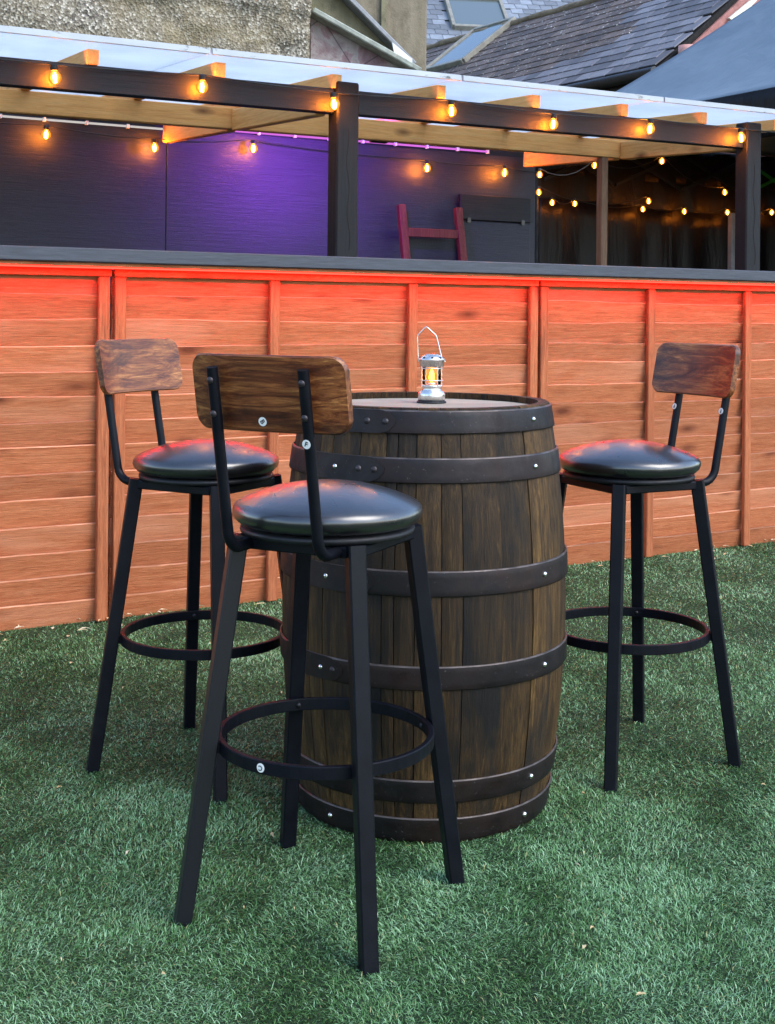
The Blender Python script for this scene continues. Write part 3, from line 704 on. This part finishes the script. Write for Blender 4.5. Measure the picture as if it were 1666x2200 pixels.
for i, (s_, a_) in enumerate(vis):
    new = (s_ < 2.2 - .35 * a_ + .5 * math.sin(a_ * 4)) and a_ < 2.3 or (a_ < .45 and s_ < 4.5)
    key = ('new' if new else 'old', random.randrange(3))
    p = rp(s_ + .15 + random.uniform(-.004, .004), a_ + random.uniform(-.008, .008), .0 + random.uniform(0, .003))
    Rm = ROT @ tilt @ Matrix.Rotation(random.uniform(-.015, .015), 3, 'Z')
    if i < 300:
        o = link('slate', slm[key], sh); o.matrix_local = Matrix.Translation(p) @ Rm.to_4x4()
    else:
        rest.frame_box(p + Rm @ Vector((0, .2, 0)), Rm @ Vector((1, 0, 0)), Rm @ Vector((0, 1, 0)), Rm @ Vector((0, 0, 1)), .148, .2, .006)
if rest.v: tag(rest.build('far_slates', M['slate'], sh), kind='stuff')
pr = [rp(x, SLEN + .01 + random.uniform(-.01, .01), .01 + random.uniform(-.012, .012)) for x in np.linspace(0, LEN, 50)]
MB().tube(pr, [random.uniform(.05, .075) for _ in pr], 8).build('ridge_mortar', M['mortar'], sh)
# skylight
fk = MB(); fwid = .075
for a, b in (((S0, A0), (S1, A0)), ((S1, A0), (S1, A1)), ((S1, A1), (S0, A1)), ((S0, A1), (S0, A0))):
    fk.bar(rp(*a, .04), rp(*b, .04), fwid, .10, up=nr, b=.01)
fo = fk.build('skylight', M['sky_frame'], sh)
MB().poly([rp(S0, A0, .05), rp(S1, A0, .05), rp(S1, A1, .05), rp(S0, A1, .05)], nr * .01).build('pane', M['sky_glass'], fo)
# walls, gutter
def wp(s_, h_, z): return e * s_ + vv * h_ + Vector((0, 0, z))
MB().poly([wp(.06, .22, 0), wp(LEN, .22, 0), wp(LEN, .22, EZ0 - .02), wp(.06, .22, EZ0 - .02)], vv * .2).build('side_wall', M['render_brown'], sh)
gp = [wp(.0, .20, 0), wp(.0, .20, EZ0 - .0), wp(0, AR, EZ0 + AR * TA - .12), wp(0, AR * 2 - .2, EZ0), wp(0, AR * 2 - .2, 0)]
MB().poly(gp, -e * .05).build('gable_wall', M['pink'], sh)
MB().tube([wp(-.05, -.08, EZ0 - .12), wp(LEN, -.08, EZ0 - .14)], .075, 10).build('gutter', M['gutter'], sh)
MB().poly([wp(-.0, 0, EZ0 - .30), wp(LEN, 0, EZ0 - .30), wp(LEN, 0, EZ0 - .09), wp(-.0, 0, EZ0 - .09)], vv * .03).build('fascia', M['gutter'], sh)
MB().tube([wp(1.2, -.06, EZ0 - .15), wp(1.2, .0, EZ0 - .35), wp(1.2, .16, EZ0 - .5), wp(1.2, .16, 0)], .05, 8).build('downpipe', M['gutter'], sh)
# back slope so that the roof is closed from other sides
MB().poly([wp(0, AR, EZ0 + AR * TA), wp(LEN, AR, EZ0 + AR * TA), wp(LEN, AR * 2, EZ0), wp(0, AR * 2, EZ0)], Vector((0, 0, -.08))).build('rear_roof', M['slate'], sh)
gN = e
def gw(x, y, o_=-.06): return hit(x, y, B0 + e * -.05, e) - B0 + e * o_
for q in ([(1508, 100), (1562, 46), (1572, 52), (1518, 106)], [(1560, 40), (1606, 2), (1620, 2), (1572, 52)]):
    MB().poly([gw(x, y) for x, y in q], e * .03).build('barge_board', M['cream'], sh)
p = gw(1461, 119, -.12)
wlmp = MB(); wlmp.lathe([(0, -.10), (.09, -.10), (.11, .0), (.11, .10), (0, .10)], 14, p); lo = wlmp.build('wall_lamp', plain('pink_lamp_shade', (.55, .28, .24), .5), sh)
MB().bar(p + Vector((-.18, 0, -.10)), p + Vector((-.02, 0, -.08)), .06, .05).build('bracket', M['white'], lo)

# farther blue slate roof with its own skylight
rA = R(9); rc = at(905, 130, 29.0)
rh = thing('far_house', 'farther house with blue grey slate roof and open skylight', 'house', (rc.x, rc.y, 0), rA)
za = rc.z - .15; al2 = R(42); up2 = Vector((0, math.cos(al2), math.sin(al2))); n2 = Vector((0, -math.sin(al2), math.cos(al2)))
def r2(x, a_, o_=0.0): return Vector((x, 0, za)) + up2 * a_ + n2 * o_
MB().poly([r2(-.5, -.2, -.10), r2(6.5, -.2, -.10), r2(6.5, 4.4, -.10), r2(-.5, 4.4, -.10)], n2 * .07).build('roof_deck', M['void'], rh)
sm2 = [slate_mesh('b', .31 - .006 * i, .44, 'slate_blue') for i in range(3)]
Rz = Matrix.Rotation(rA, 3, 'Z'); NW = Rz @ n2
sc_ = []
for x, y in ((957, 2), (1008, 64), (1088, 50), (1062, 12)):
    q = Rz.transposed() @ (hit(x, y, Vector((rc.x, rc.y, 0)) + Rz @ r2(0, 0), NW) - Vector((rc.x, rc.y, 0))); sc_.append(q)
T0, T1 = min(q.x for q in sc_), max(q.x for q in sc_); H0, H1 = min((q.z - za) / math.sin(al2) for q in sc_), max((q.z - za) / math.sin(al2) for q in sc_)
R2m = Matrix(((1, 0, 0), up2, n2)).transposed(); row = 0; a_ = -.15; cnt2 = 0; rest2 = MB()
while a_ < 4.1:
    x = -.4 + (.158 if row % 2 else 0)
    while x < 6.3:
        if not (T0 - .1 < x < T1 + .1 and H0 - .2 < a_ < H1 - .02):
            Rm = R2m @ tilt @ Matrix.Rotation(random.uniform(-.015, .015), 3, 'Z'); p = r2(x, a_ + random.uniform(-.01, .01), random.uniform(0, .004))
            if cnt2 < 290 and -.4 < x < 5.0 and a_ < 3.6: o = link('slate', sm2[cnt2 % 3], rh); o.matrix_local = Matrix.Translation(p) @ Rm.to_4x4(); cnt2 += 1
            else: rest2.frame_box(p + Rm @ Vector((0, .22, 0)), Rm @ Vector((1, 0, 0)), Rm @ Vector((0, 1, 0)), Rm @ Vector((0, 0, 1)), .154, .22, .006)
        x += .316
    a_ += .235; row += 1
if rest2.v: tag(rest2.build('far_slates', M['slate_blue'], rh), kind='stuff')
fk = MB()
for a, b in (((T0, H0), (T1, H0)), ((T1, H0), (T1, H1)), ((T1, H1), (T0, H1)), ((T0, H1), (T0, H0))): fk.bar(r2(*a, .06), r2(*b, .06), .09, .14, up=n2, b=.01)
fo = fk.build('skylight', M['sky_frame'], rh)
MB().poly([r2(T0, H0, .07), r2(T1, H0, .07), r2(T1, H1, .07), r2(T0, H1, .07)], n2 * .01).build('pane', M['sky_glass'], fo)
MB().box(-.4, 6.4, .05, 4.5, 0, za - .12).build('wall', M['render_brown'], rh)

# ------------------------------------------------------------------ barrel
BX, BY, RB, RT, BH = .0866, 2.8858, .318, .2763, .8837
br = thing('whisky_barrel', 'old dark oak barrel with six iron hoops used as a table', 'barrel', (BX, BY, 0))
def rad(z): return RT + (RB - RT) * (1 - ((z - BH / 2) / (BH / 2)) ** 2)
cuts = [0.0]
while cuts[-1] < 2 * math.pi - .16: cuts.append(cuts[-1] + random.choice((.075, .14, .17, .2, .22, .25, .28)) * random.uniform(.9, 1.1))
cuts[-1] = 2 * math.pi
for a0, a1 in zip(cuts[:-1], cuts[1:]):
    g = .0028; vs = []; fs = []; nz = 12; na = 3; rj = random.uniform(-.0015, .0015)
    for i in range(nz + 1):
        z = BH * i / nz
        for j in range(na + 1):
            a = a0 + g + (a1 - a0 - 2 * g) * j / na; r = rad(z) + rj - (.0018 if j in (0, na) else 0)
            vs.append((r * math.cos(a), r * math.sin(a), z))
        for j in range(na + 1):
            a = a0 + g + (a1 - a0 - 2 * g) * j / na; r = rad(z) - .024
            vs.append((r * math.cos(a), r * math.sin(a), z))
    W2 = 2 * (na + 1)
    for i in range(nz):
        for j in range(na):
            o = i * W2; fs.append((o + j, o + j + 1, o + W2 + j + 1, o + W2 + j)); o += na + 1; fs.append((o + j + 1, o + j, o + W2 + j, o + W2 + j + 1))
        o = i * W2
        for j in (0, na): fs.append((o + j, o + j + na + 1, o + W2 + j + na + 1, o + W2 + j))
    for o in (0, nz * W2):
        for j in range(na): fs.append((o + j, o + j + 1, o + j + na + 2, o + j + na + 1))
    m = MB(); m.add(vs, fs, False); m.build('stave', M['stave'], br)
MB().lathe([(rad(z) - .020, z) for z in np.linspace(.02, BH - .03, 14)], 48).build('inner_lining', M['void'], br)
# head boards
hz = BH - .014; y = -.26; ri = RT - .024
while y < ri - .005:
    wdt = random.uniform(.085, .13); y1 = min(y + wdt, ri - .002); ya = max(y, -ri + .002); pts = []
    n = 8
    for k in range(n + 1):
        yy = ya + .001 + (y1 - ya - .002) * k / n; pts.append((math.sqrt(max(ri * ri - yy * yy, 1e-6)), yy, hz - .018))
    pts += [(-x_, y_, z_) for x_, y_, z_ in reversed(pts)]
    MB().poly(pts, (0, 0, .018 + random.uniform(-.0008, .0008))).build('head_board', M['head'], br, ); y = y1
for z0, z1 in ((.832, .880), (.7335, .785), (.509, .561), (.321, .3705), (.087, .1355), (.004, .0545)):
    prof = [(rad(z0) + .0005, z0), (rad(z0) + .0035, z0 + .0008)] + [(rad(z) + .0042, z) for z in np.linspace(z0 + .003, z1 - .003, 5)] + [(rad(z1) + .0035, z1 - .0008), (rad(z1) + .0005, z1)]
    h = MB().lathe(prof, 72).build('hoop', M['hoop'], br); h.data.materials.append(M['hoop_edge'])
    for pl in h.data.polygons:
        if pl.center.z > z1 - .0022: pl.material_index = 1
    z_ = (z0 + z1) / 2
    def ang(px):
        best = None
        for k in range(400):
            a = -math.pi + math.pi * k / 400; P = Vector((BX + rad(z_) * math.cos(a), BY + rad(z_) * math.sin(a), z_)) - CAM
            d = abs(CX + F * P.x / P.y - (z_ - CAMH) * 0 - px)
            if best is None or d < best[0]: best = (d, a)
        return best[1]
    sp_ = {.832: [(1145, 's'), (795, 'r'), (833, 'r')], .7335: [(727, 's'), (1150, 's'), (775, 'r'), (810, 'r')], .509: [(709, 's'), (1172, 's'), (792, 'r')], .321: [(700, 's'), (1173, 's'), (724, 'r')], .087: [(1147, 's'), (716, 's')], .004: [(1134, 's'), (723, 's')]}[z0]
    for px, k in sp_:
        a = ang(px); d = Vector((math.cos(a), math.sin(a), 0)); rr = .0058 if k == 's' else .0075
        MB().lathe([(rr, 0), (rr, .001), (rr * .8, .0035), (rr * .35, .005), (0, .0053)], 12, d * (rad(z_) + .004) + Vector((0, 0, z_)), True, d).build('screw' if k == 's' else 'rivet', M['steel'] if k == 's' else M['rivet'], h)
    if z0 > .3:   # riveted overlap of the strap: a second layer ending in a rounded tongue
        a_end = ang({.832: 853, .7335: 829, .509: 812, .321: 746}[z0]); vs = []; fs = []; nn = 14
        for i in range(nn + 1):
            a = a_end - .62 + .62 * i / nn
            k = 1.0 if i < nn - 3 else math.sqrt(max(.04, 1 - ((i - (nn - 3)) / 3.0) ** 2))
            for f in (-1, 1):
                z = z_ + f * k * (z1 - z0) / 2 * .985; r = rad(z) + .0062; vs.append((r * math.cos(a), r * math.sin(a), z))
            for f in (-1, 1):
                z = z_ + f * k * (z1 - z0) / 2 * .985; r = rad(z) + .003; vs.append((r * math.cos(a), r * math.sin(a), z))
        for i in range(nn):
            o = i * 4
            fs += [(o, o + 1, o + 5, o + 4), (o + 2, o, o + 4, o + 6), (o + 1, o + 3, o + 7, o + 5)]
        fs += [(nn * 4, nn * 4 + 1, nn * 4 + 3, nn * 4 + 2)]
        MB().add(vs, fs).build('strap_overlap', M['hoop'], h)

# ------------------------------------------------------------------ lantern on the barrel
LZ = hz + .001
lt = thing('camping_lantern', 'small silver camping lantern with lit amber flame on the barrel', 'lantern', (.1035, 2.965, LZ))
MB().lathe([(0, 0), (.034, 0), (.0345, .002), (.033, .004), (0, .004)], 32).build('foot', M['dark_metal'], lt)
MB().lathe([(0, .0042), (.031, .0042), (.0315, .020), (.029, .026), (.022, .029), (.021, .036), (.0255, .038), (.0255, .041), (0, .041)], 32).build('base', M['chrome'], lt)
MB().lathe([(.0205, .0415), (.0215, .048), (.0222, .062), (.0215, .078), (.0205, .083)], 28).build('glass_chimney', M['glass'], lt)
MB().lathe([(0, .0412), (.009, .0412), (.010, .046), (.006, .048), (0, .048)], 16).build('burner', M['chrome'], lt)
fl_ = MB(); fl_.lathe([(0, .049), (.0045, .051), (.0068, .058), (.0052, .067), (.0022, .075), (0, .079)], 12); fl_.build('flame', M['flame'], lt)
MB().lathe([(.0118, .0478), (.0122, .060), (.0118, .0795)], 20).build('mantle', M['mantle'], lt)
MB().lathe([(.0205, .0835), (.0275, .0835), (.0275, .098), (.0305, .0985), (.0305, .1005), (.021, .1085), (.013, .112), (0, .1125)], 32).build('cap', M['chrome'], lt)
for k in range(8):
    a = k * math.pi / 4; MB().lathe([(.0026, 0), (.0026, .0009), (0, .0009)], 10, (.0265 * math.cos(a), .0265 * math.sin(a), .1044), False, (.6 * math.cos(a), .6 * math.sin(a), .85)).build('vent_hole', M['void'], lt)
for k in range(4):
    a = k * math.pi / 2 + .5; pts = [(.0265 * math.cos(a) + .0006 * math.sin(i * 2.1), .0265 * math.sin(a), .039 + .0455 * i / 12) for i in range(13)]; MB().tube(pts, .0012, 6).build('guard_wire', M['chrome'], lt)
for z in (.052, .080): MB().tube([(.0262 * math.cos(q * math.pi / 14), .0262 * math.sin(q * math.pi / 14), z) for q in range(28)], .0011, 6, closed=True).build('guard_ring', M['chrome'], lt)
MB().tube([(-.0305, 0, .094), (-.032, 0, .10), (-.0335, .001, .150), (-.0325, .001, .156), (-.018, .001, .172), (-.0135, .001, .1755), (-.009, .001, .172), (.008, .001, .157), (.0105, .001, .152), (.0225, 0, .105), (.029, 0, .098), (.0305, 0, .094)], .0013, 7).build('handle', M['chrome'], lt)

# ------------------------------------------------------------------ bar stools
def letter(ch, size, mat):
    cu = bpy.data.curves.new('letter', 'FONT'); cu.body = ch; cu.size = size; cu.align_x = 'CENTER'; cu.align_y = 'CENTER'; cu.extrude = .0002; cu.offset = size * .02
    o = bpy.data.objects.new('letter', cu); COL.objects.link(o); bpy.context.view_layer.update()
    me = bpy.data.meshes.new_from_object(o.evaluated_get(bpy.context.evaluated_depsgraph_get())); bpy.data.objects.remove(o); me.name = 'letter'
    me.materials.clear(); me.materials.append(mat); return me
LET = {c: letter(c, .0118, M['ink']) for c in 'BFC'}
STK = MB().lathe([(0, 0), (.0078, 0), (.0078, .0004), (0, .0004)], 20, smooth=False).mesh('sticker', M['sticker'])
def sticker(root, ch, pos, nrm, spin=0.0):
    q = Vector(nrm).to_track_quat('Z', 'Y'); o = link('sticker', STK, root, pos); o.rotation_mode = 'QUATERNION'; o.rotation_quaternion = q
    link('letter', LET[ch], o, (0, 0, .0009), (0, 0, spin)); return o
RF, RTL, ZTL, ZR, RR = .2594, .1646, .680, .305, .1985
def stool(label, loc, rz):
    """local frame: the backrest is on the -y side, legs on the diagonals"""
    o = thing('bar_stool', label, 'bar stool', (*loc, 0), rz, 'bar stools around the barrel')
    for k in range(4):
        a = math.pi / 4 + k * math.pi / 2; d = Vector((math.cos(a), math.sin(a), 0))
        MB().taper(d * RTL + Vector((0, 0, ZTL)), d * RF, .031, .0285, d).build('leg', M['scuff'] if (rz < 0 and rz > -1 and k == 2) else M['frame'], o)
        rl = RTL + (RF - RTL) * (ZTL - ZR) / ZTL
        tb = MB().bar(d * (RR - .004) + Vector((0, 0, ZR)), d * (rl - .010) + Vector((0, 0, ZR)), .018, .018); tb.build('bracket', M['frame'], o)
        MB().lathe([(.005, 0), (.005, .002), (0, .0035)], 10, d * (RR - .0115) + Vector((0, 0, ZR)), True, -d).build('bolt', M['dark_metal'], o)
    n = 64; prof = [(RR, -.010), (RR, .010), (RR - .0018, .0115), (RR - .0095, .0115), (RR - .011, .010), (RR - .011, -.010), (RR - .0095, -.0115), (RR - .0018, -.0115)]
    vs = [(r * math.cos(2 * math.pi * k / n), r * math.sin(2 * math.pi * k / n), ZR + z) for k in range(n) for r, z in prof]
    fs = [(k * 8 + j, ((k + 1) % n) * 8 + j, ((k + 1) % n) * 8 + (j + 1) % 8, k * 8 + (j + 1) % 8) for k in range(n) for j in range(8)]
    MB().add(vs, fs).build('foot_ring', M['frame'], o)
    # cushion: soft, slightly uneven round pad
    prof = [(0, .694), (.148, .694), (.162, .698), (.1705, .706), (.1738, .716), (.1725, .7245), (.167, .7315), (.155, .7382), (.135, .7465), (.11, .7545), (.08, .7618), (.05, .7668), (.025, .7692), (0, .77)]
    m = MB().lathe(prof, 56); 
    for i, p in enumerate(m.v):
        x, y, z = p; a = math.atan2(y, x); r = math.hypot(x, y)
        if r > .1: z += .0006 * math.sin(a * 5 + rz) * (z > .70) + .0004 * math.sin(a * 23)
        m.v[i] = (x, y, z)
    m.build('cushion', M['seat'], o)
    MB().lathe([(0, .680), (.158, .680), (.160, .686), (.158, .691), (0, .691)], 40).build('seat_base', M['dark_metal'], o)
    # under-seat frame
    for s_ in (-1, 1):
        MB().bar((-.108, s_ * .118, .668), (.108, s_ * .118, .668), .020, .020, b=.003).build('rail', M['frame'], o)
        MB().bar((s_ * .118, -.106, .6685), (s_ * .118, .106, .6685), .020, .020, b=.003).build('rail', M['frame'], o)
        for t_ in (-.09, .09): MB().lathe([(.007, 0), (.007, -.006), (.004, -.010), (0, -.010)], 10, (s_ * .088, t_, .668)).build('bolt', M['dark_metal'], o)
        # bent tube: under the seat, round the bend, up behind the backrest
        x = s_ * .088; pts = [(x, .12, .6775 - .010), (x, -.10, .6675)]
        y0, z0 = -.158, .6675; rb = .040
        for k in range(1, 8):
            t_ = k / 7 * R(78); pts.append((x, y0 - rb * math.sin(t_) + 0.0, z0 + rb * (1 - math.cos(t_))))
        yb, zb = pts[-1][1], pts[-1][2]; sl_ = -.19
        pts += [(x, yb + sl_ * (z - zb), z) for z in (zb + .06, zb + .14, zb + .22, .984)]
        MB().tube(pts, .0098, 14).build('back_tube', M['frame'], o)
    yb = lambda z: (-.158 - .040 * math.sin(R(78))) - .19 * (z - (.6675 + .040 * (1 - math.cos(R(78)))))
    # backrest board: gently curved, rounded corners
    bw, z0, z1, rc_, T = .1485, .876, 1.006, .024, .0165
    zc = (z0 + z1) / 2; hh = (z1 - z0) / 2; outl = []
    for cx_, cz_, a0 in ((bw - rc_, hh - rc_, 0), (-bw + rc_, hh - rc_, 90), (-bw + rc_, -hh + rc_, 180), (bw - rc_, -hh + rc_, 270)):
        for k in range(6): a = R(a0 + 18 * k); outl.append((cx_ + rc_ * math.cos(a), cz_ + rc_ * math.sin(a)))
    m = MB(); nx = 14
    # columns across x so that the board can curve
    cs_ = [bw - rc_ + rc_ * math.sin(R(90) * k / 7) for k in range(1, 8)]; xs_ = np.array([-q for q in reversed(cs_)] + list(np.linspace(-bw + rc_, bw - rc_, 13)) + cs_); zr_ = []
    for x in xs_:
        ex = max(0, abs(x) - (bw - rc_)); zr_.append(hh - rc_ + math.sqrt(max(0, rc_ * rc_ - ex * ex)))
    curve = lambda x: .020 * (1 - (x / bw) ** 2) * 1.0
    vs = []; fs = []; nzr = 5; ec = .003
    def P(x, dz, off):
        z = zc + dz; return (x, yb(z) + .0105 + off - (.0 + .020 - curve(x)) * -1 * 1.0 - .0, z)
    rows = []
    for x, hz_ in zip(xs_, zr_):
        hz_ = max(hz_, hh - rc_ + .002)
        loop = []
        for off, k in ((0, 1), (ec * .4, None), (T - ec * .4, None), (T, 1)):
            pass
        for f in np.linspace(-1, 1, nzr): loop.append(P(x, f * (hz_ - ec), 0))
        loop.append(P(x, hz_, ec)); loop.append(P(x, hz_, T - ec))
        for f in np.linspace(1, -1, nzr): loop.append(P(x, f * (hz_ - ec), T))
        loop.append(P(x, -hz_, T - ec)); loop.append(P(x, -hz_, ec)); rows.append(loop)
    n = len(rows[0]); vs = [p for r_ in rows for p in r_]
    for i in range(len(rows) - 1):
        for j in range(n): fs.append((i * n + j, i * n + (j + 1) % n, (i + 1) * n + (j + 1) % n, (i + 1) * n + j))
    fs += [tuple(range(n)), tuple(range((len(rows) - 1) * n + n - 1, (len(rows) - 1) * n - 1, -1))]
    bo = MB().add(vs, fs).build('backrest', M['back'], o)
    for s_ in (-1, 1):
        for z in (.962, .905):
            MB().lathe([(.0062, 0), (.0062, .0012), (.0035, .0034), (0, .0038)], 12, (s_ * .088, yb(z) - .0088, z), True, (0, -1, -.19)).build('bolt', M['rivet'], o)
    o['yb'] = 0; del o['yb']
    return o, yb, P
A, yb, PB = stool('nearest bar stool, its back to us, lettered stickers on backrest, tube and ring', (-.1057, 2.346), R(-25.8))
sticker(A, 'B', (-.004, PB(-.004, -.047, 0)[1] - .0006, .894), (0, -1, -.19), R(-60))
sticker(A, 'F', (.088, yb(.862) - .0102, .862), (0, -1, -.19), R(-20))
a_ = R(-95); sticker(A, 'C', ((RR + .0005) * math.cos(a_), (RR + .0005) * math.sin(a_), ZR), (math.cos(a_), math.sin(a_), 0), R(180))
m = MB()
Bs, yb, PB = stool('bar stool left of the barrel, its golden brown backrest against the fence', (-.4301, 3.0736), R(-118.7))
Cs, yb, PB = stool('bar stool right of the barrel with red brown backrest and two stickers', (.596, 3.1559), R(117.0))
for s_, z in ((-1, .842), (1, .842)): sticker(Cs, 'F', (s_ * .088, yb(z) + .0103, z), (0, 1, .19), R(180))
